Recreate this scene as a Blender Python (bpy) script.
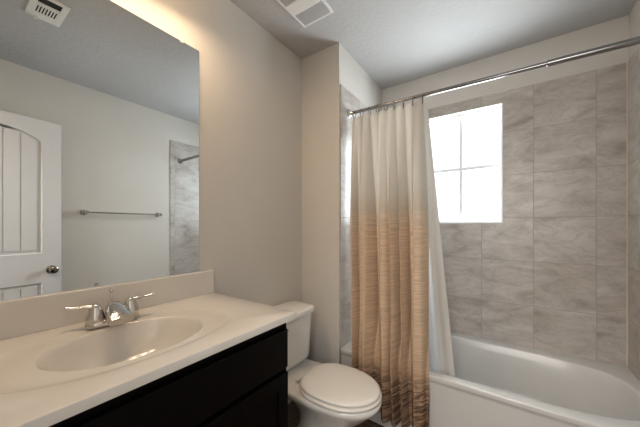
import bpy, bmesh, math, random
from mathutils import Vector, Matrix, noise
random.seed(4)
for o in list(bpy.data.objects): bpy.data.objects.remove(o)
S = bpy.context.scene
C = S.collection
PI = math.pi
R = math.radians

# ------------------------------------------------------------------ camera
cam = bpy.data.cameras.new('camera'); camo = bpy.data.objects.new('camera', cam); C.objects.link(camo)
camo.location = (0, 0, 1.2144); camo.rotation_euler = (R(90), 0, R(34.69))
cam.sensor_width = 36; cam.lens = 268.5/640*36; cam.shift_y = 12.7/640; cam.clip_start = 0.02
S.camera = camo
# ------------------------------------------------------------------ world, big lights, exposure
w = bpy.data.worlds.new('sky'); S.world = w; w.use_nodes = True
w.node_tree.nodes['Background'].inputs[0].default_value = (0.80, 0.90, 1.0, 1)
w.node_tree.nodes['Background'].inputs[1].default_value = 2.0
S.view_settings.view_transform = 'Standard'; S.view_settings.look = 'None'
S.view_settings.exposure = 0.41; S.view_settings.gamma = 1.0; S.view_settings.use_curve_mapping = False

def area(name, loc, rot, sx, sy, power, col):
    l = bpy.data.lights.new(name, 'AREA'); l.shape = 'RECTANGLE'; l.size = sx; l.size_y = sy
    l.energy = power; l.color = col
    o = bpy.data.objects.new(name, l); C.objects.link(o); o.location = loc; o.rotation_euler = rot
    return o
# daylight falling on the window, just outside the glass
area('window_daylight', (-0.287, 2.47, 1.66), (R(-90), 0, 0), 0.62, 0.92, 30, (0.93, 0.965, 1.0))
# added fill panel in the unseen hall, shining through the doorway behind the camera
area('hall_fill', (0.0, -1.6, 1.50), (R(90), 0, 0), 1.1, 1.6, 17, (1.0, 0.98, 0.96))
area('hall_overhead_fill', (0.02, -1.0, 2.42), (0, 0, 0), 0.6, 0.6, 30, (1.0, 0.97, 0.94))  # second added fill, facing down in the hall, no lamp known there

# ------------------------------------------------------------------ room dimensions (metres)
L, RW, YS, XS, YB, H = -1.2328, 0.5786, 1.545, -0.9136, 2.29, 2.44
YD = -0.12           # inner face of the doorway wall
TT = 2.164           # top of the tiles
TR = 0.40            # tub rim

# ------------------------------------------------------------------ materials
def new_mat(name):
    m = bpy.data.materials.new(name); m.use_nodes = True
    return m, m.node_tree.nodes, m.node_tree.links, m.node_tree.nodes['Principled BSDF']
def simple(name, col, rough=0.5, metal=0.0, bump=0.0, bscale=200, var=0.0, coat=0.0):
    m, N, K, B = new_mat(name)
    B.inputs['Base Color'].default_value = (*col, 1); B.inputs['Roughness'].default_value = rough
    B.inputs['Metallic'].default_value = metal; B.inputs['Coat Weight'].default_value = coat
    tc = N.new('ShaderNodeTexCoord')
    if bump:
        n = N.new('ShaderNodeTexNoise'); n.inputs['Scale'].default_value = bscale; n.inputs['Detail'].default_value = 3
        K.new(tc.outputs['Object'], n.inputs['Vector'])
        b = N.new('ShaderNodeBump'); b.inputs['Strength'].default_value = bump; b.inputs['Distance'].default_value = 0.0035
        K.new(n.outputs['Fac'], b.inputs['Height']); K.new(b.outputs['Normal'], B.inputs['Normal'])
    if var:
        n = N.new('ShaderNodeTexNoise'); n.inputs['Scale'].default_value = 6; n.inputs['Detail'].default_value = 4
        K.new(tc.outputs['Object'], n.inputs['Vector'])
        r = N.new('ShaderNodeMix'); r.data_type = 'RGBA'
        r.inputs[6].default_value = (*[c*(1-var) for c in col], 1); r.inputs[7].default_value = (*[min(1, c*(1+var)) for c in col], 1)
        K.new(n.outputs['Fac'], r.inputs[0]); K.new(r.outputs[2], B.inputs['Base Color'])
    return m

M_wall = simple('wall_paint', (0.63, 0.60, 0.555), 0.75, bump=0.35, bscale=110, var=0.02)
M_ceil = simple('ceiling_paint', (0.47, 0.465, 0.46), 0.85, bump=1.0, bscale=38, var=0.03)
M_trim = simple('white_trim_paint', (0.80, 0.79, 0.77), 0.35)
M_door = simple('door_paint', (0.66, 0.65, 0.645), 0.35, bump=0.05, bscale=40)
M_porc = simple('porcelain', (0.78, 0.76, 0.72), 0.12, coat=0.3)
M_seat = simple('toilet_seat_plastic', (0.80, 0.77, 0.72), 0.22)
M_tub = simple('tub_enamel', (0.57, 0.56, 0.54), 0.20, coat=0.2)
M_marble = simple('cultured_marble', (0.72, 0.69, 0.65), 0.16, var=0.03, coat=0.3)
M_dark = simple('espresso_wood', (0.0030, 0.0022, 0.0020), 0.45)
M_dark.node_tree.nodes['Principled BSDF'].inputs['Specular IOR Level'].default_value = 0.08
M_chrome = simple('chrome', (0.64, 0.62, 0.60), 0.13, 1.0)
M_steel = simple('brushed_rod_metal', (0.30, 0.295, 0.295), 0.20, 1.0)
M_nickel = simple('dark_nickel', (0.30, 0.27, 0.24), 0.18, 1.0)
M_bronze = simple('dark_ring_metal', (0.16, 0.14, 0.13), 0.3, 1.0)
M_caulk = simple('caulk', (0.66, 0.58, 0.45), 0.6)
M_vent = simple('vent_paint', (0.78, 0.77, 0.74), 0.4)
M_grille = simple('fan_grille_plastic', (0.60, 0.61, 0.63), 0.5)
M_black = simple('vent_dark_inside', (0.02, 0.02, 0.02), 0.9)
M_clip = simple('clear_plastic', (0.85, 0.83, 0.78), 0.2)
M_vinyl = simple('window_vinyl', (0.84, 0.85, 0.86), 0.35)
M_sill = simple('window_return', (0.78, 0.78, 0.78), 0.3)

# mirror
M_mirror, N, K, B = new_mat('mirror_silver')
B.inputs['Base Color'].default_value = (0.83, 0.87, 0.885, 1); B.inputs['Metallic'].default_value = 1; B.inputs['Roughness'].default_value = 0.0

# pane: real thin glass
def glass_mat(name, tint, gloss):
    m, N, K, B = new_mat(name)
    t = N.new('ShaderNodeBsdfTransparent'); t.inputs[0].default_value = (*tint, 1)
    g = N.new('ShaderNodeBsdfGlossy'); g.inputs['Roughness'].default_value = 0.03
    mx = N.new('ShaderNodeMixShader'); mx.inputs[0].default_value = gloss
    K.new(t.outputs[0], mx.inputs[1]); K.new(g.outputs[0], mx.inputs[2])
    K.new(mx.outputs[0], N['Material Output'].inputs['Surface'])
    return m
M_glass = glass_mat('window_glass', (0.96, 0.98, 0.98), 0.05)
# fixture shades: opal glass
M_opal, N, K, B = new_mat('opal_glass')
t = N.new('ShaderNodeBsdfTranslucent'); t.inputs[0].default_value = (0.9, 0.85, 0.78, 1)
tr = N.new('ShaderNodeBsdfTransparent'); tr.inputs[0].default_value = (1, .95, .88, 1)
mx = N.new('ShaderNodeMixShader'); mx.inputs[0].default_value = 0.45
K.new(t.outputs[0], mx.inputs[1]); K.new(tr.outputs[0], mx.inputs[2]); K.new(mx.outputs[0], N['Material Output'].inputs['Surface'])
M_bulb, N, K, B = new_mat('lit_bulb')
B.inputs['Emission Color'].default_value = (1, 0.80, 0.55, 1); B.inputs['Emission Strength'].default_value = 4

# marbled ceramic tile
def tile_mat(name, axis, u0, v0, pitch):
    m, N, K, B = new_mat(name)
    geo = N.new('ShaderNodeNewGeometry'); sp = N.new('ShaderNodeSeparateXYZ'); K.new(geo.outputs['Position'], sp.inputs[0])
    cb = N.new('ShaderNodeCombineXYZ')
    def add(a, v):
        n = N.new('ShaderNodeMath'); n.operation = 'ADD'; K.new(a, n.inputs[0]); n.inputs[1].default_value = v; return n.outputs[0]
    K.new(add(sp.outputs[0 if axis == 'x' else 1], -u0 + 10*pitch), cb.inputs[0])
    K.new(add(sp.outputs[2], -v0 + 10*pitch), cb.inputs[1])
    br = N.new('ShaderNodeTexBrick'); br.offset = 0; br.squash = 1
    br.inputs['Scale'].default_value = 1; br.inputs['Brick Width'].default_value = pitch; br.inputs['Row Height'].default_value = pitch
    br.inputs['Mortar Size'].default_value = 0.0018; br.inputs['Mortar Smooth'].default_value = 0.3; br.inputs['Bias'].default_value = 0
    br.inputs['Color1'].default_value = (0, 0, 0, 1); br.inputs['Color2'].default_value = (1, 1, 1, 1); br.inputs['Mortar'].default_value = (.5, .5, .5, 1)
    K.new(cb.outputs[0], br.inputs['Vector'])
    # streaky marble, a different cut of it on each tile
    mp = N.new('ShaderNodeMapping'); mp.inputs['Scale'].default_value = (1.0, 2.3, 1); mp.inputs['Rotation'].default_value = (0, 0, R(18))
    K.new(cb.outputs[0], mp.inputs['Vector'])
    wv = N.new('ShaderNodeMath'); wv.operation = 'MULTIPLY'; wv.inputs[1].default_value = 3.0
    K.new(br.outputs['Color'], wv.inputs[0])
    def nz(scale, det, dist, rough=.55):
        n = N.new('ShaderNodeTexNoise'); n.noise_dimensions = '4D'; n.inputs['Scale'].default_value = scale
        n.inputs['Detail'].default_value = det; n.inputs['Distortion'].default_value = dist; n.inputs['Roughness'].default_value = rough
        K.new(mp.outputs[0], n.inputs['Vector']); K.new(wv.outputs[0], n.inputs['W']); return n
    n1 = nz(3.2, 7, 1.1, .6)
    cr = N.new('ShaderNodeValToRGB'); e = cr.color_ramp.elements
    e[0].position = .28; e[0].color = (0.275, 0.235, 0.20, 1); e[1].position = .64; e[1].color = (0.565, 0.53, 0.495, 1)
    x = e.new(.45); x.color = (0.45, 0.41, 0.37, 1)
    K.new(n1.outputs['Fac'], cr.inputs[0])
    # fine veins where a second noise crosses its middle value
    n2 = nz(4.5, 8, 1.6, .62)
    s = N.new('ShaderNodeMath'); s.operation = 'SUBTRACT'; s.inputs[1].default_value = .5; K.new(n2.outputs['Fac'], s.inputs[0])
    a = N.new('ShaderNodeMath'); a.operation = 'ABSOLUTE'; K.new(s.outputs[0], a.inputs[0])
    vr = N.new('ShaderNodeMapRange'); vr.inputs[1].default_value = 0; vr.inputs[2].default_value = .035; vr.inputs[3].default_value = .5; vr.inputs[4].default_value = 0
    K.new(a.outputs[0], vr.inputs[0])
    mm = N.new('ShaderNodeMath'); mm.operation = 'MULTIPLY'; K.new(vr.outputs[0], mm.inputs[0]); K.new(n1.outputs['Fac'], mm.inputs[1])
    mv = N.new('ShaderNodeMix'); mv.data_type = 'RGBA'; mv.inputs[7].default_value = (0.22, 0.17, 0.13, 1)
    K.new(mm.outputs[0], mv.inputs[0]); K.new(cr.outputs[0], mv.inputs[6])
    mg = N.new('ShaderNodeMix'); mg.data_type = 'RGBA'; mg.inputs[7].default_value = (0.36, 0.33, 0.30, 1)
    K.new(br.outputs['Fac'], mg.inputs[0]); K.new(mv.outputs[2], mg.inputs[6])
    K.new(mg.outputs[2], B.inputs['Base Color'])
    rr = N.new('ShaderNodeMapRange'); rr.inputs[3].default_value = .32; rr.inputs[4].default_value = .8
    K.new(br.outputs['Fac'], rr.inputs[0]); K.new(rr.outputs[0], B.inputs['Roughness'])
    iv = N.new('ShaderNodeMath'); iv.operation = 'SUBTRACT'; iv.inputs[0].default_value = 1; K.new(br.outputs['Fac'], iv.inputs[1])
    b = N.new('ShaderNodeBump'); b.inputs['Strength'].default_value = .6; b.inputs['Distance'].default_value = .0015
    K.new(iv.outputs[0], b.inputs['Height']); K.new(b.outputs[0], B.inputs['Normal'])
    return m
P_ = 0.2983
M_tile_back = tile_mat('marbled_tile_back', 'x', 0.1526, 1.2745, P_)
M_tile_side = tile_mat('marbled_tile_side', 'y', YB-0.155, 1.2745, P_)

# wood-look floor
M_floor, N, K, B = new_mat('wood_plank_floor')
geo = N.new('ShaderNodeNewGeometry'); mp = N.new('ShaderNodeMapping'); mp.inputs['Location'].default_value = (5, 5, 0)
K.new(geo.outputs['Position'], mp.inputs['Vector'])
br = N.new('ShaderNodeTexBrick'); br.offset = .4; br.inputs['Scale'].default_value = 1
br.inputs['Brick Width'].default_value = 1.1; br.inputs['Row Height'].default_value = .15; br.inputs['Mortar Size'].default_value = .0015
br.inputs['Color1'].default_value = (0.085, 0.05, 0.034, 1); br.inputs['Color2'].default_value = (0.14, 0.088, 0.06, 1); br.inputs['Mortar'].default_value = (.02, .014, .01, 1)
K.new(mp.outputs[0], br.inputs['Vector'])
m2 = N.new('ShaderNodeMapping'); m2.inputs['Scale'].default_value = (3, 45, 3); K.new(geo.outputs['Position'], m2.inputs['Vector'])
n = N.new('ShaderNodeTexNoise'); n.inputs['Scale'].default_value = 1.2; n.inputs['Detail'].default_value = 6; n.inputs['Distortion'].default_value = .6
K.new(m2.outputs[0], n.inputs['Vector'])
mr = N.new('ShaderNodeMapRange'); mr.inputs[1].default_value = .3; mr.inputs[2].default_value = .7; mr.inputs[3].default_value = .45; mr.inputs[4].default_value = 1.4
K.new(n.outputs['Fac'], mr.inputs[0])
vm = N.new('ShaderNodeVectorMath'); vm.operation = 'SCALE'; K.new(br.outputs['Color'], vm.inputs[0]); K.new(mr.outputs[0], vm.inputs['Scale'])
K.new(vm.outputs[0], B.inputs['Base Color']); B.inputs['Roughness'].default_value = .35

# curtain cloth: cream above, tan below with a fine horizontal weave, dark crinkled bands near the hem
M_cloth, N, K, B = new_mat('ombre_curtain_cloth')
geo = N.new('ShaderNodeNewGeometry'); sp = N.new('ShaderNodeSeparateXYZ'); K.new(geo.outputs['Position'], sp.inputs[0])
uv = N.new('ShaderNodeUVMap')
su = N.new('ShaderNodeSeparateXYZ'); K.new(uv.outputs[0], su.inputs[0])
mz = N.new('ShaderNodeMapRange'); mz.inputs[1].default_value = 0; mz.inputs[2].default_value = 2.0
K.new(sp.outputs[2], mz.inputs[0])
cr = N.new('ShaderNodeValToRGB'); K.new(mz.outputs[0], cr.inputs[0]); e = cr.color_ramp.elements
e[0].position = 0.0; e[0].color = (0.34, 0.22, 0.14, 1)
e[1].position = 1.0; e[1].color = (0.66, 0.60, 0.53, 1)
for p, c in ((.10, (.34, .22, .14)), (.19, (.50, .34, .225)), (.30, (.63, .465, .325)), (.59, (.69, .525, .38)), (.632, (.67, .54, .42)), (.66, (.62, .53, .43)), (.72, (.65, .59, .515))):
    x = e.new(p); x.color = (*c, 1)
def noise2(sx, sz, det, dist):
    mp = N.new('ShaderNodeMapping'); mp.inputs['Scale'].default_value = (sx, sz, 1); K.new(uv.outputs[0], mp.inputs['Vector'])
    n = N.new('ShaderNodeTexNoise'); n.noise_dimensions = '2D'; n.inputs['Scale'].default_value = 1; n.inputs['Detail'].default_value = det; n.inputs['Distortion'].default_value = dist
    K.new(mp.outputs[0], n.inputs['Vector']); return n
nw = noise2(5, 170, 3, .3)     # weave
r1 = N.new('ShaderNodeMapRange'); r1.inputs[1].default_value = .35; r1.inputs[2].default_value = .68; r1.inputs[3].default_value = .84; r1.inputs[4].default_value = 1.12
K.new(nw.outputs['Fac'], r1.inputs[0])
# weave only on the lower, tan part
wz = N.new('ShaderNodeMapRange'); wz.inputs[1].default_value = 1.34; wz.inputs[2].default_value = 1.22; wz.inputs[3].default_value = .12; wz.inputs[4].default_value = 1
K.new(sp.outputs[2], wz.inputs[0])
wm = N.new('ShaderNodeMix'); wm.data_type = 'FLOAT'; wm.inputs[2].default_value = 1; K.new(wz.outputs[0], wm.inputs[0]); K.new(r1.outputs[0], wm.inputs[3])
v1 = N.new('ShaderNodeVectorMath'); v1.operation = 'SCALE'; K.new(cr.outputs[0], v1.inputs[0]); K.new(wm.outputs[0], v1.inputs['Scale'])
nb = noise2(6, 78, 4, 1.0)      # dark crinkled bands
r2 = N.new('ShaderNodeMapRange'); r2.inputs[1].default_value = .44; r2.inputs[2].default_value = .54; K.new(nb.outputs['Fac'], r2.inputs[0])
bz = N.new('ShaderNodeMapRange'); bz.inputs[1].default_value = .42; bz.inputs[2].default_value = .30; K.new(sp.outputs[2], bz.inputs[0])
bm_ = N.new('ShaderNodeMath'); bm_.operation = 'MULTIPLY'; K.new(r2.outputs[0], bm_.inputs[0]); K.new(bz.outputs[0], bm_.inputs[1])
b2 = N.new('ShaderNodeMath'); b2.operation = 'MULTIPLY'; b2.inputs[1].default_value = .8; K.new(bm_.outputs[0], b2.inputs[0])
cx = N.new('ShaderNodeMix'); cx.data_type = 'RGBA'; cx.inputs[7].default_value = (.075, .045, .035, 1)
K.new(b2.outputs[0], cx.inputs[0]); K.new(v1.outputs[0], cx.inputs[6])
df = N.new('ShaderNodeBsdfDiffuse'); tl = N.new('ShaderNodeBsdfTranslucent')
K.new(cx.outputs[2], df.inputs[0]); K.new(cx.outputs[2], tl.inputs[0])
bp = N.new('ShaderNodeBump'); bp.inputs['Strength'].default_value = .35; bp.inputs['Distance'].default_value = .002
K.new(nb.outputs['Fac'], bp.inputs['Height']); K.new(bp.outputs[0], df.inputs['Normal'])
mx = N.new('ShaderNodeMixShader')
tz = N.new('ShaderNodeMapRange'); tz.inputs[1].default_value = .2; tz.inputs[2].default_value = 1.4; tz.inputs[3].default_value = .07; tz.inputs[4].default_value = .27
K.new(sp.outputs[2], tz.inputs[0]); K.new(tz.outputs[0], mx.inputs[0])
K.new(df.outputs[0], mx.inputs[1]); K.new(tl.outputs[0], mx.inputs[2]); K.new(mx.outputs[0], N['Material Output'].inputs['Surface'])

# vinyl liner
def liner_mat(name, col, trans, clear):
    m, N, K, B = new_mat(name)
    df = N.new('ShaderNodeBsdfDiffuse'); df.inputs[0].default_value = (*col, 1)
    tl = N.new('ShaderNodeBsdfTranslucent'); tl.inputs[0].default_value = (*col, 1)
    a = N.new('ShaderNodeMixShader'); a.inputs[0].default_value = trans; K.new(df.outputs[0], a.inputs[1]); K.new(tl.outputs[0], a.inputs[2])
    t = N.new('ShaderNodeBsdfTransparent'); b = N.new('ShaderNodeMixShader'); b.inputs[0].default_value = clear
    K.new(a.outputs[0], b.inputs[1]); K.new(t.outputs[0], b.inputs[2]); K.new(b.outputs[0], N['Material Output'].inputs['Surface'])
    return m
M_liner = liner_mat('frosted_liner_vinyl', (0.80, 0.83, 0.86), 0.5, 0.30)
M_hem = liner_mat('liner_hem_vinyl', (0.56, 0.54, 0.50), 0.06, 0.0)

# ------------------------------------------------------------------ helpers
def obj(name, bm, m, parent=None, smooth=False, bevel=0, seg=2, autos=None):
    me = bpy.data.meshes.new(name); bmesh.ops.recalc_face_normals(bm, faces=bm.faces[:]); bm.to_mesh(me); bm.free()
    o = bpy.data.objects.new(name, me); C.objects.link(o); me.materials.append(m)
    if smooth or autos:
        for p in me.polygons: p.use_smooth = True
    if autos:
        me.shade_smooth() if hasattr(me, 'shade_smooth') else None
        bm2 = bmesh.new(); bm2.from_mesh(me)
        for e in bm2.edges:
            if len(e.link_faces) == 2 and e.calc_face_angle() > R(autos): e.smooth = False
        bm2.to_mesh(me); bm2.free()
    if bevel:
        b = o.modifiers.new('b', 'BEVEL'); b.width = bevel; b.segments = seg; b.limit_method = 'ANGLE'; b.angle_limit = R(35)
        if smooth is False: 
            for p in me.polygons: p.use_smooth = True
            b.harden_normals = True
    if parent: o.parent = parent
    return o
def thing(name, label, cat, loc=(0, 0, 0), group=None, kind=None):
    o = bpy.data.objects.new(name, None); C.objects.link(o); o.location = loc; o.empty_display_size = .1
    if kind: o['kind'] = kind
    else: tag(o, label, cat, group)
    return o
def tag(o, label, cat, group=None):
    o['label'] = label; o['category'] = cat
    if group: o['group'] = group
    return o
def struct(o): o['kind'] = 'structure'; return o
def child(o, parent):      # parent an already world-placed mesh to an Empty (unrotated) keeping place
    o.parent = parent; o.matrix_parent_inverse = Matrix.Translation(parent.location).inverted(); return o
def part(name, bm, m, root, **k):
    return child(obj(name, bm, m, **k), root)
def box(bm, x0, x1, y0, y1, z0, z1):
    v = [bm.verts.new((x, y, z)) for z in (z0, z1) for y in (y0, y1) for x in (x0, x1)]
    for f in ((0, 2, 3, 1), (4, 5, 7, 6), (0, 1, 5, 4), (2, 6, 7, 3), (0, 4, 6, 2), (1, 3, 7, 5)): bm.faces.new([v[i] for i in f])
    return v
def B1(*a):
    bm = bmesh.new(); box(bm, *a); return bm
def tube(bm, pts, rad, n=16, cap=True):
    pts = [Vector(p) for p in pts]; rad = rad if hasattr(rad, '__len__') else [rad]*len(pts)
    rings = []; up = None
    for i, p in enumerate(pts):
        t = (pts[min(i+1, len(pts)-1)] - pts[max(i-1, 0)]).normalized()
        if up is None: up = Vector((0, 0, 1)) if abs(t.z) < .9 else Vector((1, 0, 0))
        a = t.cross(up).normalized(); b = a.cross(t).normalized(); up = b
        rr = rad[i] if hasattr(rad[i], '__len__') else (rad[i], rad[i])
        rings.append([bm.verts.new(p + a*rr[0]*math.cos(2*PI*k/n) + b*rr[1]*math.sin(2*PI*k/n)) for k in range(n)])
    for r0, r1 in zip(rings, rings[1:]):
        for k in range(n): bm.faces.new((r0[k], r0[(k+1) % n], r1[(k+1) % n], r1[k]))
    if cap: bm.faces.new(rings[0][::-1]); bm.faces.new(rings[-1])
def TB(pts, rad, n=16):
    bm = bmesh.new(); tube(bm, pts, rad, n); return bm
def lathe(bm, prof, c=(0, 0, 0), axis='z', n=28):
    rings = []
    for r, h in prof:
        ring = []
        for k in range(n):
            a = 2*PI*k/n; u, v = r*math.cos(a), r*math.sin(a)
            p = {'z': (u, v, h), 'x': (h, u, v), 'y': (u, h, v)}[axis]
            ring.append(bm.verts.new((p[0]+c[0], p[1]+c[1], p[2]+c[2])))
        rings.append(ring)
    for r0, r1 in zip(rings, rings[1:]):
        for k in range(n): bm.faces.new((r0[k], r0[(k+1) % n], r1[(k+1) % n], r1[k]))
    bm.faces.new(rings[0][::-1]); bm.faces.new(rings[-1])
def LT(prof, c, axis='z', n=28):
    bm = bmesh.new(); lathe(bm, prof, c, axis, n); return bm
def loft(bm, rings, cap0=True, cap1=True):
    vs = [[bm.verts.new(p) for p in r] for r in rings]; n = len(vs[0])
    for a, b in zip(vs, vs[1:]):
        for k in range(n): bm.faces.new((a[k], a[(k+1) % n], b[(k+1) % n], b[k]))
    if cap0: bm.faces.new(vs[0][::-1])
    if cap1: bm.faces.new(vs[-1])
    return vs
def sup(cx, cy, a, b, z, n=2.0, N=64, ph=0):
    out = []
    for k in range(N):
        t = 2*PI*k/N + ph; c, s = math.cos(t), math.sin(t)
        q = (abs(c/a)**n + abs(s/b)**n)**(-1/n)
        out.append((cx + q*c, cy + q*s, z))
    return out
def rect_ring(cx, cy, x0, x1, y0, y1, z, N=64):
    """points on a rectangle in the same directions from (cx,cy) as sup(), corners snapped in"""
    out = []
    for k in range(N):
        t = 2*PI*k/N; c, s = math.cos(t), math.sin(t); q = 1e9
        if c > 1e-9: q = min(q, (x1-cx)/c)
        if c < -1e-9: q = min(q, (x0-cx)/c)
        if s > 1e-9: q = min(q, (y1-cy)/s)
        if s < -1e-9: q = min(q, (y0-cy)/s)
        out.append([cx+q*c, cy+q*s, z])
    for X in (x0, x1):
        for Y in (y0, y1):
            i = min(range(N), key=lambda k: (out[k][0]-X)**2 + (out[k][1]-Y)**2); out[i][0] = X; out[i][1] = Y
    return out

# ================================================================== STRUCTURE
struct(obj('floor', B1(L-.1, RW+.1, -1.9, YB+.12, -.06, 0), M_floor))
struct(obj('ceiling', B1(L-.1, RW+.1, -1.9, YB+.12, H, H+.06), M_ceil))
struct(obj('wall_left', B1(L-.1, L, -1.8, YS, 0, H), M_wall))
struct(obj('wall_right', B1(RW+.008, RW+.1, -1.8, YB+.12, 0, H), M_wall))
struct(obj('wall_alcove', B1(L-.1, XS, YS, YB+.12, 0, H), M_wall))
wx0, wx1, wz0, wz1 = -0.557, -0.017, 1.237, 2.086     # window opening
bm = bmesh.new(); y0, y1 = YB+.008, YB+.12
box(bm, XS, wx0, y0, y1, 0, H); box(bm, wx1, RW+.008, y0, y1, 0, H); box(bm, wx0, wx1, y0, y1, 0, wz0); box(bm, wx0, wx1, y0, y1, wz1, H)
struct(obj('wall_back', bm, M_wall))
dx0, dx1, dh = -.335, .427, 2.05
bm = bmesh.new(); box(bm, L, dx0, YD-.12, YD, 0, H); box(bm, dx1, RW+.008, YD-.12, YD, 0, H); box(bm, dx0, dx1, YD-.12, YD, dh, H)
struct(obj('wall_front', bm, M_wall))
struct(obj('wall_hall', B1(L, RW+.008, -1.8, -1.7, 0, H), M_wall))
# tiles (thin slabs proud of the walls), trim
bm = bmesh.new(); y0, y1 = YB, YB+.008
box(bm, XS, wx0, y0, y1, TR, TT); box(bm, wx1, RW+.008, y0, y1, TR, TT); box(bm, wx0, wx1, y0, y1, TR, wz0); box(bm, wx0, wx1, y0, y1, wz1, TT)
struct(obj('trim_1', bm, M_tile_back))
struct(obj('trim_2', B1(RW, RW+.008, 1.49, YB, TR, TT), M_tile_side))
struct(obj('trim_3', B1(XS, XS+.008, YS+.012, YB, TR, TT), M_tile_side))
struct(obj('trim_4', B1(RW-.004, RW, YB-.004, YB, TR+.001, TT), M_caulk))
# baseboards
struct(obj('baseboard_left', B1(L, L+.013, .80, YS, 0, .085), M_trim, bevel=.003))
struct(obj('baseboard_alcove', B1(L+.013, XS, YS-.013, YS, 0, .085), M_trim, bevel=.003))
struct(obj('baseboard_right', B1(RW-.005, RW+.008, YD, 1.48, 0, .085), M_trim, bevel=.003))
# window
win = thing('window_1', '', '', (0.5*(wx0+wx1), YB+.06, wz0), kind='structure')
def frame_bm(x0, x1, z0, z1, t, y0, y1):
    bm = bmesh.new(); box(bm, x0, x0+t, y0, y1, z0, z1); box(bm, x1-t, x1, y0, y1, z0, z1)
    box(bm, x0+t, x1-t, y0, y1, z0, z0+t); box(bm, x0+t, x1-t, y0, y1, z1-t, z1); return bm
part('window_return', frame_bm(wx0, wx1, wz0, wz1, .006, YB-.001, YB+.055), M_sill, win)
part('window_frame', frame_bm(wx0+.006, wx1-.006, wz0+.006, wz1-.006, .020, YB+.045, YB+.085), M_vinyl, win, bevel=.002)
xm, zm = -.287, 1.658
part('muntin', B1(xm-.0125, xm+.0125, YB+.058, YB+.075, wz0+.026, wz1-.026), M_vinyl, win)
part('muntin', B1(wx0+.026, xm-.0125, YB+.058, YB+.075, zm-.0125, zm+.0125), M_vinyl, win)
part('muntin', B1(xm+.0125, wx1-.026, YB+.058, YB+.075, zm-.0125, zm+.0125), M_vinyl, win)
part('pane', B1(wx0+.026, wx1-.026, YB+.0755, YB+.0785, wz0+.026, wz1-.026), M_glass, win)

# door, swung open against the right wall; seen in the mirror
DW, DH, DT = .704, 2.012, .035
door = bpy.data.objects.new('door_1', None); C.objects.link(door); door['kind'] = 'structure'
door.location = (.428, YD+.004, .010); door.rotation_euler = (0, 0, R(-6))
# local: y along the width (hinge at 0), x thickness (room face at x=-DT), z up
st = .108
def arch(y, zc_, rise, ya, yb):     # arched underside of the top rail
    u = (y-ya)/(yb-ya)*2-1; return zc_ + rise*(1-u*u)
bm = bmesh.new()
box(bm, -DT, 0, 0, st, 0, DH); box(bm, -DT, 0, DW-st, DW, 0, DH)
box(bm, -DT, 0, st, DW-st, 0, .22); box(bm, -DT, 0, st, DW-st, .775, .995)
ns = 24
for xx in (-DT, 0):
    pass
top = []; 
for i in range(ns):
    ya = st+(DW-2*st)*i/ns; yb = st+(DW-2*st)*(i+1)/ns
    za = arch(ya, 1.852, .075, st, DW-st); zb = arch(yb, 1.852, .075, st, DW-st)
    v = [bm.verts.new(p) for p in ((-DT, ya, za), (-DT, yb, zb), (0, yb, zb), (0, ya, za), (-DT, ya, DH), (-DT, yb, DH), (0, yb, DH), (0, ya, DH))]
    for f in ((0, 1, 2, 3), (4, 7, 6, 5), (0, 4, 5, 1), (3, 2, 6, 7)): bm.faces.new([v[k] for k in f])
bmesh.ops.remove_doubles(bm, verts=bm.verts[:], dist=1e-5)
o = obj('door_leaf', bm, M_door, door)
def planks(z0, z1, arched):
    bm = bmesh.new(); n = 5; ya, yb = st-.002, DW-st+.002; gw = .007
    ins = .03
    A, Bb = ya+ins, yb-ins; pw = (Bb-A)/n
    # sloping moulding around the sunk field
    box(bm, -DT+.012, -.012, ya, yb, z0, z1 if not arched else z1)
    for i in range(n):
        a, b = A+i*pw+(gw/2), A+(i+1)*pw-gw/2
        if arched:
            m_ = 6
            for j in range(m_):
                c0, c1 = a+(b-a)*j/m_, a+(b-a)*(j+1)/m_
                t0, t1 = arch(c0, 1.852, .075, st, DW-st)-ins*.9, arch(c1, 1.852, .075, st, DW-st)-ins*.9
                v = [bm.verts.new(p) for p in ((-DT+.006, c0, z0+ins), (-DT+.006, c1, z0+ins), (-.006, c1, z0+ins), (-.006, c0, z0+ins), (-DT+.006, c0, t0), (-DT+.006, c1, t1), (-.006, c1, t1), (-.006, c0, t0))]
                for f in ((0, 3, 2, 1), (4, 5, 6, 7), (0, 1, 5, 4), (3, 7, 6, 2)) + (((0, 4, 7, 3),) if j == 0 else ()) + (((1, 2, 6, 5),) if j == m_-1 else ()): bm.faces.new([v[k] for k in f])
        else: box(bm, -DT+.006, -.006, a, b, z0+ins, z1-ins)
    return bm
bmp = planks(.995, 1.90, True)
obj('door_panel', bmp, M_door, door); obj('door_panel', planks(.22, .775, False), M_door, door)
# field ovolo frame lines round the panels
def mould(z0, z1, arched):
    bm = bmesh.new(); r = .0065; x = -DT+.006
    pts = [(x, st, z0), (x, DW-st, z0)]
    if arched: pts += [(x, st+(DW-2*st)*i/16, arch(st+(DW-2*st)*i/16, 1.852, .075, st, DW-st)) for i in range(16, -1, -1)]
    else: pts += [(x, DW-st, z1), (x, st, z1)]
    pts.append(pts[0])
    for a, b in zip(pts, pts[1:]): tube(bm, [a, b], r, 8)
    return bm
obj('panel_moulding', mould(.995, 0, True), M_door, door); obj('panel_moulding', mould(.22, .775, False), M_door, door)
ky, kz = DW-.060, .868
kn = obj('door_knob', LT([(.031, 0), (.031, -.006), (.026, -.010), (.012, -.012), (.011, -.032), (.018, -.036), (.026, -.044), (.0285, -.054), (.026, -.063), (.017, -.069), (.004, -.070)], (-DT, ky, kz), 'x'), M_nickel, door, autos=40)
obj('latch_plate', B1(-DT+.006, -.006, DW-.0003, DW+.0012, kz-.03, kz+.03), M_nickel, door)
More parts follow.
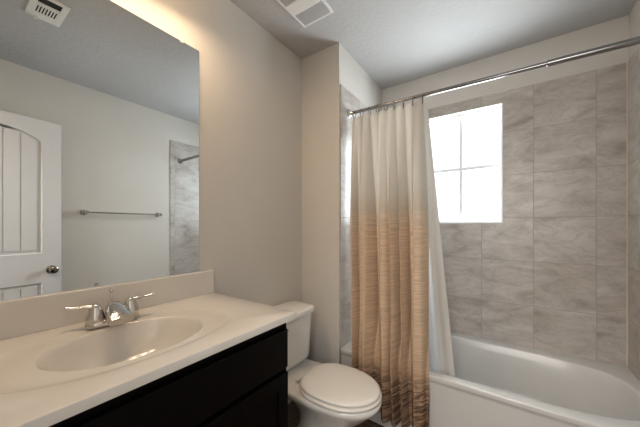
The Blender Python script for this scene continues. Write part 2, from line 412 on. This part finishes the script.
# door casing (frame) round the doorway
bm = bmesh.new(); box(bm, dx0+.0005, dx0+.018, YD-.121, YD+.001, 0, dh-.0005); box(bm, dx1-.014, dx1-.0005, YD-.121, YD+.001, 0, dh-.0005); box(bm, dx0+.018, dx1-.014, YD-.121, YD+.001, dh-.015, dh-.0005)
struct(obj('trim_5', bm, M_trim))
bm = bmesh.new(); box(bm, dx0-.055, dx0, YD, YD+.012, 0, dh+.055); box(bm, dx0, dx1+.055, YD, YD+.012, dh, dh+.055); box(bm, dx1+.001, dx1+.055, YD, YD+.003, 0, dh)
struct(obj('trim_6', bm, M_trim))

# ================================================================== BATHTUB
TX0, TX1, TY0, TY1 = XS+.0095, RW-.0015, 1.550, YB-.0015
N_ = 96; bcx, bcy = -.155, 1.908
def tr(a, b, z, n, cx=bcx): return sup(cx, bcy, a, b, z, n, N_)
bm = bmesh.new()
def rr(i, z): return rect_ring(bcx, bcy, TX0, TX1, TY0+i, TY1, z, N_)
rings = [rr(.02, 0), rr(.008, .003), rr(.008, .35), rr(.007, .366), rr(.001, .373), rr(0, .376), rr(0, .393), rr(.0015, .3975), rr(.004, TR-.0005), rr(.006, TR),
         tr(.690, .303, TR, 3.6), tr(.685, .299, TR-.002, 3.6), tr(.680, .294, TR-.009, 3.6), tr(.671, .284, TR-.05, 3.5), tr(.655, .268, TR-.14, 3.3, bcx-.008),
         tr(.62, .25, TR-.24, 3.1, bcx-.025), tr(.585, .235, TR-.29, 3, bcx-.04), tr(.54, .205, TR-.315, 2.8, bcx-.05), tr(.40, .13, TR-.325, 2.4, bcx-.06), tr(.15, .05, TR-.327, 2.2, bcx-.06)]
# flat rim: keep all x, y of the outermost ring inside the wall lines
loft(bm, rings, cap0=True, cap1=True)
tub = thing('bathtub', 'white alcove bathtub with a plain front apron, below the window', 'bathtub', (bcx, bcy, 0))
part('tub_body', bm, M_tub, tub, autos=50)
part('tub_drain', LT([(.026, 0), (.026, .003), (.02, .004), (.004, .004)], (-.72, bcy, TR-.316)), M_chrome, tub, autos=40)

# ================================================================== VANITY
VX, VY0, VY1 = -.690, YD+.002, .792
CT = .88
van = thing('vanity_cabinet', 'dark espresso wooden vanity cabinet under the sink top', 'vanity', (-.95, .33, 0))
bm = bmesh.new(); box(bm, L+.001, VX-.018, VY0, VY0+.018, .10, CT-.0245); box(bm, L+.001, VX-.018, VY1-.018, VY1, .10, CT-.0245)
box(bm, L+.001, L+.012, VY0+.018, VY1-.018, .10, CT-.0245); box(bm, VX-.036, VX-.018, VY0+.018, VY1-.018, .10, CT-.0245); box(bm, L+.012, VX-.036, VY0+.018, VY1-.018, .10, .118)
part('cabinet_body', bm, M_dark, van, bevel=.002)
part('toe_kick', B1(L+.001, VX-.085, VY0, VY1, .0, .10), M_dark, van)
part('face_frame', frame_bm(VY0, VY1, .10, CT-.0245, .030, 0, 0.018), M_dark, van) if False else None
def front_panel(y0, y1, z0, z1, shaker=True):
    bm = bmesh.new()
    xb, xf = VX-.018, VX
    if shaker:
        t = .052; box(bm, xb+.0005, xf-.008, y0+t*.9, y1-t*.9, z0+t*.9, z1-t*.9)
        for a in ((y0, y0+t, z0, z1), (y1-t, y1, z0, z1), (y0+t, y1-t, z0, z0+t), (y0+t, y1-t, z1-t, z1)): box(bm, xb+.0005, xf, *a)
    else: box(bm, xb+.0005, xf, y0, y1, z0, z1)
    return bm
part('drawer_front', front_panel(VY0+.02, VY1-.010, .672, .820, False), M_dark, van, bevel=.005, seg=3)
ym = .5*(VY0+VY1)
part('door', front_panel(VY0+.02, ym-.004, .115, .655), M_dark, van, bevel=.003)
part('door', front_panel(ym+.004, VY1-.010, .115, .655), M_dark, van, bevel=.003)

# countertop with integral bowl
cx0, cx1, cy0, cy1 = L+.001, -.672, YD+.002, .812
scx, scy = -.945, .352
top = thing('sink_countertop', 'cream cultured marble countertop with integral oval sink and backsplash', 'countertop', (scx, scy, CT-.024))
N_ = 128
bm = bmesh.new()
def cr_(i, z): return rect_ring(scx, scy, cx0+i*0, cx1-i, cy0+i*0, cy1-i, z, N_)
rings = [cr_(.0, CT-.024), cr_(0, CT-.003), cr_(.0012, CT-.0008), cr_(.003, CT),
         sup(scx, scy, .205, .318, CT, 2.3, N_), sup(scx, scy, .202, .314, CT-.001, 2.3, N_), sup(scx, scy, .197, .306, CT-.0045, 2.3, N_),
         sup(scx, scy, .182, .26, CT-.0060, 2.2, N_), sup(scx+.005, scy, .160, .208, CT-.0070, 2.05, N_)]
loft(bm, rings, cap0=False, cap1=False)
part('counter_slab', bm, M_marble, top, autos=60)
bm = bmesh.new()
bw = [(.160, .208, .0070), (.157, .205, .009), (.153, .200, .016), (.147, .191, .034), (.140, .180, .060), (.120, .155, .092), (.09, .115, .116), (.055, .068, .127), (.022, .024, .130)]
loft(bm, [sup(scx+.005-.0*(i), scy, a, b, CT-d, 2.05, N_) for i, (a, b, d) in enumerate(bw)], cap0=False)
bs = part('basin', bm, M_marble, top, smooth=True)
part('sink_drain', LT([(.021, 0), (.021, .003), (.016, .0035), (.004, .002)], (scx+.005, scy, CT-.1305)), M_chrome, top, autos=40)
part('backsplash', B1(L+.001, L+.021, cy0, cy1, CT-.001, .993), M_marble, top, bevel=.004, seg=3)

# faucet
fx, fy = -1.130, .362
fau = thing('sink_faucet', 'chrome centerset faucet with two lever handles behind the sink', 'faucet', (fx, fy, CT))
bm = bmesh.new(); loft(bm, [sup(fx, fy, a, b, CT+z, 2.8, 48) for a, b, z in ((.027, .078, 0), (.027, .078, .010), (.024, .074, .018), (.018, .066, .0215))])
part('faucet_base', bm, M_chrome, fau, autos=50)
# spout: wide low wedge arching forward over the bowl
bm = bmesh.new()
secs = [(-.024, .017, .030, .006), (-.016, .020, .052, .0), (.004, .024, .060, -.002), (.028, .029, .054, -.002), (.056, .034, .042, -.003), (.082, .037, .028, -.003), (.090, .0355, .022, .0)]
rings = []
for dx, hw, zt, zb in secs:
    r = []
    for k in range(20):
        t = 2*PI*k/20; c, s = math.cos(t), math.sin(t)
        yy = hw*math.copysign(abs(c)**.6, c); zz = (zt+zb)/2 + (zt-zb)/2*math.copysign(abs(s)**.7, s)
        r.append((fx+dx, fy-.006*min(1,max(0,dx/.08))+yy, CT+.012+zz))
    rings.append(r)
loft(bm, rings); part('spout', bm, M_chrome, fau, autos=50)
for sgn in (-1, 1):
    hy = fy+sgn*.0508
    h = part('handle', LT([(.026, .016), (.0265, .024), (.025, .034), (.0215, .046), (.0185, .056), (.0165, .064), (.012, .071), (.006, .0745), (.001, .075)], (fx, hy, CT)), M_chrome, fau, autos=50)
    d = Vector((-.25, sgn*.97, 0)) if sgn < 0 else Vector((.15, sgn*.98, 0))
    p0 = Vector((fx, hy, CT+.062)); pts = [p0 + d*t*.074 + Vector((0, 0, z)) for t, z in ((0, 0), (.25, .006), (.5, .007), (.75, .008), (1, .014))]
    lv = obj('lever', TB(pts, [(.011, .010), (.010, .0075), (.008, .0055), (.0085, .005), (.006, .004)], 14), M_chrome, autos=60)
    lv.parent = h
part('lift_rod', LT([(.0025, .012), (.0025, .098), (.006, .102), (.007, .108), (.004, .114), (.001, .115)], (fx-.020, fy, CT), n=14), M_chrome, fau, autos=40)

# ================================================================== MIRROR
my0, my1, mz0, mz1 = -.10, .739, .9935, 2.066
mir = thing('wall_mirror', 'large frameless wall mirror above the sink backsplash', 'mirror', (L, .32, mz0))
part('mirror_glass', B1(L+.0005, L+.006, my0, my1, mz0, mz1), M_mirror, mir)
for yy in (.09, .654):
    part('mirror_clip', B1(L+.0005, L+.011, yy-.008, yy+.008, mz1-.006, mz1+.012), M_clip, mir, bevel=.002)

# vanity light over the mirror, just above the frame
vl = thing('vanity_light', 'three-shade bar light on the left wall over the mirror', 'wall light', (L, .35, 2.370))
part('back_plate', B1(L+.0005, L+.022, .10, .68, 2.355, 2.415), M_nickel, vl, bevel=.006, seg=3)
for yy in (.18, .40, .60):
    arm = part('lamp_arm', TB([(L+.02, yy, 2.385), (L+.10, yy, 2.392), (L+.165, yy, 2.386), (L+.175, yy, 2.365)], .007, 12), M_nickel, vl, autos=50)
    part('socket', LT([(.006, 2.370), (.022, 2.366), (.022, 2.335), (.006, 2.333)], (L+.175, yy, 0)), M_nickel, vl, autos=40)
    bm = bmesh.new(); pr = [(.024, 2.352), (.036, 2.335), (.050, 2.300), (.060, 2.255), (.066, 2.235)]
    n = 28; rg = [[bm.verts.new((L+.175+r*math.cos(2*PI*k/n), yy+r*math.sin(2*PI*k/n), z)) for k in range(n)] for r, z in pr]
    for a, b in zip(rg, rg[1:]):
        for k in range(n): bm.faces.new((a[k], a[(k+1) % n], b[(k+1) % n], b[k]))
    part('lamp_shade', bm, M_opal, vl, smooth=True)
    part('bulb', LT([(.008, 2.333), (.014, 2.325), (.026, 2.300), (.028, 2.285), (.022, 2.268), (.010, 2.260), (.001, 2.259)], (L+.175, yy, 0), n=20), M_bulb, vl, smooth=True)
    l = bpy.data.lights.new('bulb_light', 'POINT'); l.energy = 0.28; l.color = (1.0, .66, .38); l.shadow_soft_size = .03
    lo = bpy.data.objects.new('bulb_light', l); C.objects.link(lo); lo.location = (L+.175, yy, 2.245); child(lo, vl)
    l = bpy.data.lights.new('shade_light', 'AREA'); l.shape = 'DISK'; l.size = .11; l.energy = 1.5; l.color = (1.0, .73, .48)
    lo = bpy.data.objects.new('shade_light', l); C.objects.link(lo); lo.location = (L+.175, yy, 2.232); lo.rotation_euler = (R(8), R(-14), 0); child(lo, vl)

# ================================================================== TOILET
tcy = 1.200
toi = thing('toilet', 'cream white two-piece toilet with closed lid beside the vanity', 'toilet', (-.85, tcy, 0))
def tring(xb, xf, hw, z, n=64, p=2.2, back=.5):
    """egg ring: rounded front at xf, straighter towards the back xb"""
    out = []; mid = xb + (xf-xb)*back
    for k in range(n):
        t = 2*PI*k/n; c, s = math.cos(t), math.sin(t)
        e = p if c > 0 else 3.2
        a = (xf-mid) if c > 0 else (mid-xb)
        q = (abs(c/a)**e + abs(s/hw)**e)**(-1/e)
        out.append((mid+q*c, tcy+q*s, z))
    return out
tx0 = L+.016
# tank
bm = bmesh.new()
def tk(x0, x1, hw, z): return sup((x0+x1)/2, tcy, (x1-x0)/2, hw, z, 6.5, 72)
loft(bm, [tk(tx0+.02, -1.050, .172, .3705), tk(tx0+.012, -1.034, .188, .378), tk(tx0+.008, -1.027, .194, .40), tk(tx0+.004, -1.019, .200, .56), tk(tx0+.002, -1.013, .204, .670)])
part('tank', bm, M_porc, toi, autos=55)
bm = bmesh.new()
loft(bm, [tk(tx0+.0, -1.008, .208, .670), tk(tx0-.006, -.999, .217, .675), tk(tx0-.006, -.998, .218, .697), tk(tx0-.002, -1.003, .213, .705), tk(tx0+.012, -1.017, .198, .708)])
part('tank_lid', bm, M_porc, toi, autos=55)
fl = part('flush_lever', LT([(.012, 0), (.012, .010), (.008, .014)], (-1.018, tcy-.135, .64), 'x', 16), M_chrome, toi, autos=40)
lv = obj('lever_arm', TB([(-1.003, tcy-.135, .64), (-.999, tcy-.10, .637), (-.999, tcy-.065, .632)], [(.006, .004)]*3, 10), M_chrome, autos=50); lv.parent = fl
# bowl + pedestal as one loft
bm = bmesh.new()
loft(bm, [tring(-1.02, -.66, .092, 0, p=2.5), tring(-1.02, -.66, .092, .018, p=2.5), tring(-.99, -.675, .072, .040), tring(-.955, -.685, .056, .12),
          tring(-.95, -.655, .062, .18), tring(-.96, -.605, .092, .235), tring(-1.00, -.548, .126, .285, back=.5), tring(-1.05, -.516, .152, .318, back=.52), tring(-1.16, -.498, .166, .336, back=.58), tring(-1.205, -.490, .174, .350, back=.6), tring(-1.205, -.490, .174, .364, back=.6), tring(-1.200, -.496, .168, .3695, back=.6)])
part('bowl', bm, M_porc, toi, autos=60)
def egg(xb, xf, hw, z, n=72):
    out = []; mid = xb+(xf-xb)*.46
    for k in range(n):
        t = 2*PI*k/n; c, s = math.cos(t), math.sin(t)
        a = (xf-mid) if c > 0 else (mid-xb); e = 2.05 if c > 0 else 2.7
        q = (abs(c/a)**e + abs(s/hw)**e)**(-1/e); out.append((mid+q*c, tcy+q*s, z))
    return out
bm = bmesh.new(); loft(bm, [egg(-.895, -.512, .152, .3695), egg(-.895, -.512, .152, .3735), egg(-.908, -.493, .170, .3745), egg(-.910, -.489, .1735, .379), egg(-.910, -.489, .1735, .386), egg(-.906, -.494, .169, .390)])
part('seat', bm, M_seat, toi, autos=50)
bm = bmesh.new(); loft(bm, [egg(-.890, -.516, .148, .3902), egg(-.890, -.516, .148, .3945), egg(-.903, -.498, .165, .3955), egg(-.905, -.4955, .1675, .399), egg(-.905, -.4955, .1675, .406), egg(-.900, -.501, .162, .411), egg(-.888, -.514, .150, .4145), egg(-.84, -.57, .094, .4175), egg(-.77, -.66, .035, .4185)])
part('seat_lid', bm, M_seat, toi, autos=50)
for s in (-1, 1):
    part('seat_hinge', TB([(-.926, tcy+s*.07-.018, .380), (-.926, tcy+s*.07+.018, .380)], .0095, 14), M_seat, toi, autos=50)

# ================================================================== SHOWER ROD, CURTAINS
xa, xb = XS+.0085, RW-.0005
def rodp(x): t = (x-XS)/(RW-XS); return Vector((x, 1.668-.066*t, 2.004-.051*t))
rod = thing('shower_rod', 'long metal shower curtain rod spanning the tub alcove', 'shower rod', rodp(0))
part('rod_tube', TB([rodp(xa+.01), rodp(.16)], .0108, 20), M_steel, rod, autos=50)
part('rod_sleeve', TB([rodp(.155), rodp(.158), rodp(xb-.01)], [.0108, 0.0145, 0.0145], 20), M_steel, rod, autos=50)
pa, pb = rodp(xa), rodp(xb)
part('rod_flange', LT([(.030, 0), (.030, .004), (.024, .010), (.017, .016), (.015, .030)], pa, 'x'), M_chrome, rod, autos=40)
part('rod_flange', LT([(.030, 0), (.030, -.004), (.024, -.010), (.017, -.016), (.016, -.030)], pb, 'x'), M_chrome, rod, autos=40)

nf = 7.0
def curtain_mesh(nu, nv, fn):
    bm = bmesh.new(); uvl = bm.loops.layers.uv.new('UVMap'); g = []
    for j in range(nv+1):
        row = []
        for i in range(nu+1): row.append(bm.verts.new(fn(i/nu, j/nv)))
        g.append(row)
    for j in range(nv):
        for i in range(nu):
            f = bm.faces.new((g[j][i], g[j][i+1], g[j+1][i+1], g[j+1][i]))
            for l, (a, b) in zip(f.loops, ((i, j), (i+1, j), (i+1, j+1), (i, j+1))): l[uvl].uv = (a/nu*1.8, b/nv*1.9)
    return bm
CTOP, CBOT = 1.962, .095
def cur(u, v):
    # v 0 at the top; broad rounded folds with narrow deep valleys that merge on the way down
    z = CTOP + (CBOT-CTOP)*v
    k = min(1, v*2.6)
    phA = u*8.3*2*PI                                   # pleats between the rings
    phB = (u + .050*math.sin(u*9.0+.6) + .02*math.sin(v*2.5+u*4))*6.0*PI + .5
    fA = math.sin(phA)
    ab = abs(math.sin(phB)); val = (1-ab)**2.0                                   # 1 in a valley, 0 on a ridge
    dep = .135*(.75+.4*math.sin(u*17+2))
    x0 = -.866 + .092*v**1.1; x1 = -.398 + .060*v
    lean = (v**.8)*.185
    edge = min(1, u*14, (1-u)*14)
    x = x0 + (x1-x0)*u + edge*(.016*k*math.sin(2*phB)*ab + .006*math.cos(phA)*(1-k))
    y = 1.650 - lean + .013*fA*(1-.75*k) + k*(dep*val - .010) + .0035*math.sin(u*95+v*2)*(.3+k*.5)
    y += .018*v*noise.noise(Vector((u*13, v*3, 1.3))); x += .010*v*noise.noise(Vector((u*11, v*4, 7)))
    y += .004*max(0, v-.72)*4*noise.noise(Vector((u*9, v*60, 3)))
    lim = 1.540 if z < .42 else 1.540 + (z-.42)*.35
    if y > lim: y = lim - .003*math.sin(u*60)**2
    z += (-.010*abs(math.sin(u*8.3*PI)))*(1-min(1, v*12))
    return (x, y, z)
cu = obj('shower_curtain', curtain_mesh(320, 90, cur), M_cloth, smooth=True)
tag(cu, 'cream to tan ombre fabric shower curtain gathered at the left, hanging outside the tub', 'shower curtain')
def lin(u, v):
    z = 1.958 + (.16-1.958)*v
    x0 = -.865 + .05*v; x1 = -.388 + .165*v
    ph = u*8*2*PI + .5*math.sin(u*7)
    amp = .012*(1-v*.25)*(1-max(0, (u-.86)/.14)*.7)
    x = x0+(x1-x0)*(u**(1-.0*v)) ; y = 1.690 + .012*min(1, v*1.3) + amp*math.sin(ph)
    return (x, y+.004, z)
li = thing('shower_liner', 'translucent white vinyl shower liner hanging inside the tub behind the curtain', 'shower liner', (-.55, 1.70, 1.95))
part('liner_sheet', curtain_mesh(180, 60, lambda u, v: lin(u*.87, v)), M_liner, li, smooth=True)
part('liner_hem', curtain_mesh(16, 60, lambda u, v: lin(.87+.13*u, v)), M_hem, li, smooth=True)
# rings
words = ['leftmost curtain ring on the rod, nearest the wall flange', 'second curtain ring from the left on the rod', 'third curtain ring from the left on the rod',
         'fourth curtain ring from the left on the rod', 'middle curtain ring of the nine on the rod', 'fourth curtain ring from the right on the rod',
         'third curtain ring from the right on the rod', 'second curtain ring from the right on the rod', 'rightmost curtain ring, at the free edge of the curtain']
def ring_bm():
    bm = bmesh.new(); pts = []
    for k in range(25):
        a = PI*.5 + 2*PI*k/25*.96; pts.append((.004*math.sin(a*.5), .017*math.cos(a), .026*math.sin(a)-.014))
    tube(bm, pts, .0021, 8); tube(bm, [(0, -.004, -.036), (0, -.008, -.046), (0, 0, -.052), (0, .006, -.047)], .002, 8); return bm
for k, wd in enumerate(words):
    u = (k+.12)/8.3; x = -.872 + .477*u
    if k == 0: r0 = obj('curtain_ring', ring_bm(), M_bronze, smooth=True); o = r0
    else: o = r0.copy(); C.objects.link(o)
    o.location = rodp(x); o.rotation_euler = (0, 0, R(random.uniform(-22, 22)))
    tag(o, 'dark metal ' + wd, 'curtain ring', 'rings holding the shower curtain')

# ================================================================== TOWEL BAR (right wall, seen in the mirror)
tb = thing('towel_bar', 'chrome towel bar on the wall beside the open door, seen in the mirror', 'towel bar', (RW+.008, 1.057, 1.335))
part('bar', TB([(RW-.062, .762, 1.335), (RW-.062, 1.352, 1.335)], .0075, 16), M_chrome, tb, autos=50)
for yy in (.756, 1.357):
    part('bar_mount', LT([(.025, .008), (.025, .002), (.020, -.006), (.012, -.012), (.011, -.048), (.016, -.054), (.0165, -.072), (.012, -.079), (.002, -.080)], (RW, yy, 1.335), 'x'), M_chrome, tb, autos=40)

# ================================================================== CEILING VENT (seen in the mirror) and FAN
vx0, vx1, vy0, vy1 = -.448, -.198, .298, .444
cv = thing('ceiling_vent', 'white slotted ceiling air vent seen at the top of the mirror', 'vent', (.5*(vx0+vx1), .5*(vy0+vy1), H))
def hframe(x0, x1, y0, y1, t, z0, z1):
    bm = bmesh.new(); box(bm, x0, x0+t, y0, y1, z0, z1); box(bm, x1-t, x1, y0, y1, z0, z1); box(bm, x0+t, x1-t, y0, y0+t, z0, z1); box(bm, x0+t, x1-t, y1-t, y1, z0, z1); return bm
part('vent_frame', hframe(vx0, vx1, vy0, vy1, .028, H-.007, H-.0005), M_vent, cv, bevel=.003)
part('vent_backing', B1(vx0+.027, vx1-.027, vy0+.027, vy1-.027, H-.002, H-.0006), M_black, cv)
bm = bmesh.new(); ix0, ix1, iy0, iy1 = vx0+.028, vx1-.028, vy0+.028, vy1-.028
xa_ = ix0+.055
nn = 8
part('vent_louver', B1(xa_, xa_+.03, iy0, iy1, H-.0068, H-.0025), M_vent, cv)
part('vent_louver', B1(ix1-.035, ix1, iy0, iy1, H-.0068, H-.0025), M_vent, cv)
for i in range(nn):
    yy = iy0+.002+(iy1-iy0-.004)*i/(nn-1)
    part('vent_louver', B1(xa_+.03, ix1-.035, yy-.003, yy+.003, H-.0068, H-.0025), M_vent, cv)
part('vent_lever', B1(vx1-.024, vx1-.012, .5*(vy0+vy1)-.006-.03, .5*(vy0+vy1)+.006-.03, H-.022, H-.007), M_vent, cv, bevel=.002)

ex0, ex1, ey0, ey1 = -1.010, -.800, 1.000, 1.290
ef = thing('exhaust_fan', 'white ceiling exhaust fan grille with a smooth centre band', 'exhaust fan', (.5*(ex0+ex1), .5*(ey0+ey1), H))
part('fan_frame', hframe(ex0, ex1, ey0, ey1, .013, H-.020, H-.0005), M_trim, ef, bevel=.004, seg=3)
part('fan_backing', B1(ex0+.012, ex1-.012, ey0+.012, ey1-.012, H-.006, H-.0006), simple('fan_inside', (.20, .20, .21), .8), ef)
ya, yb = 1.105, 1.185
part('fan_centre_band', B1(ex0+.013, ex1-.013, ya, yb, H-.022, H-.006), M_trim, ef, bevel=.004, seg=3)
for a, b in ((ey0+.014, ya-.002), (yb+.002, ey1-.014)):
    bm = bmesh.new(); n = max(4, int((b-a)/.0085))
    for i in range(n):
        yy = a+(b-a)*(i+.5)/n; box(bm, ex0+.014, ex1-.014, yy-.0022, yy+.0022, H-.018, H-.008)
    for i in range(1, 8): 
        xx = ex0+.014+(ex1-ex0-.028)*i/8; box(bm, xx-.0015, xx+.0015, a, b, H-.0075, H-.0065)
    part('fan_grille', bm, M_grille, ef)
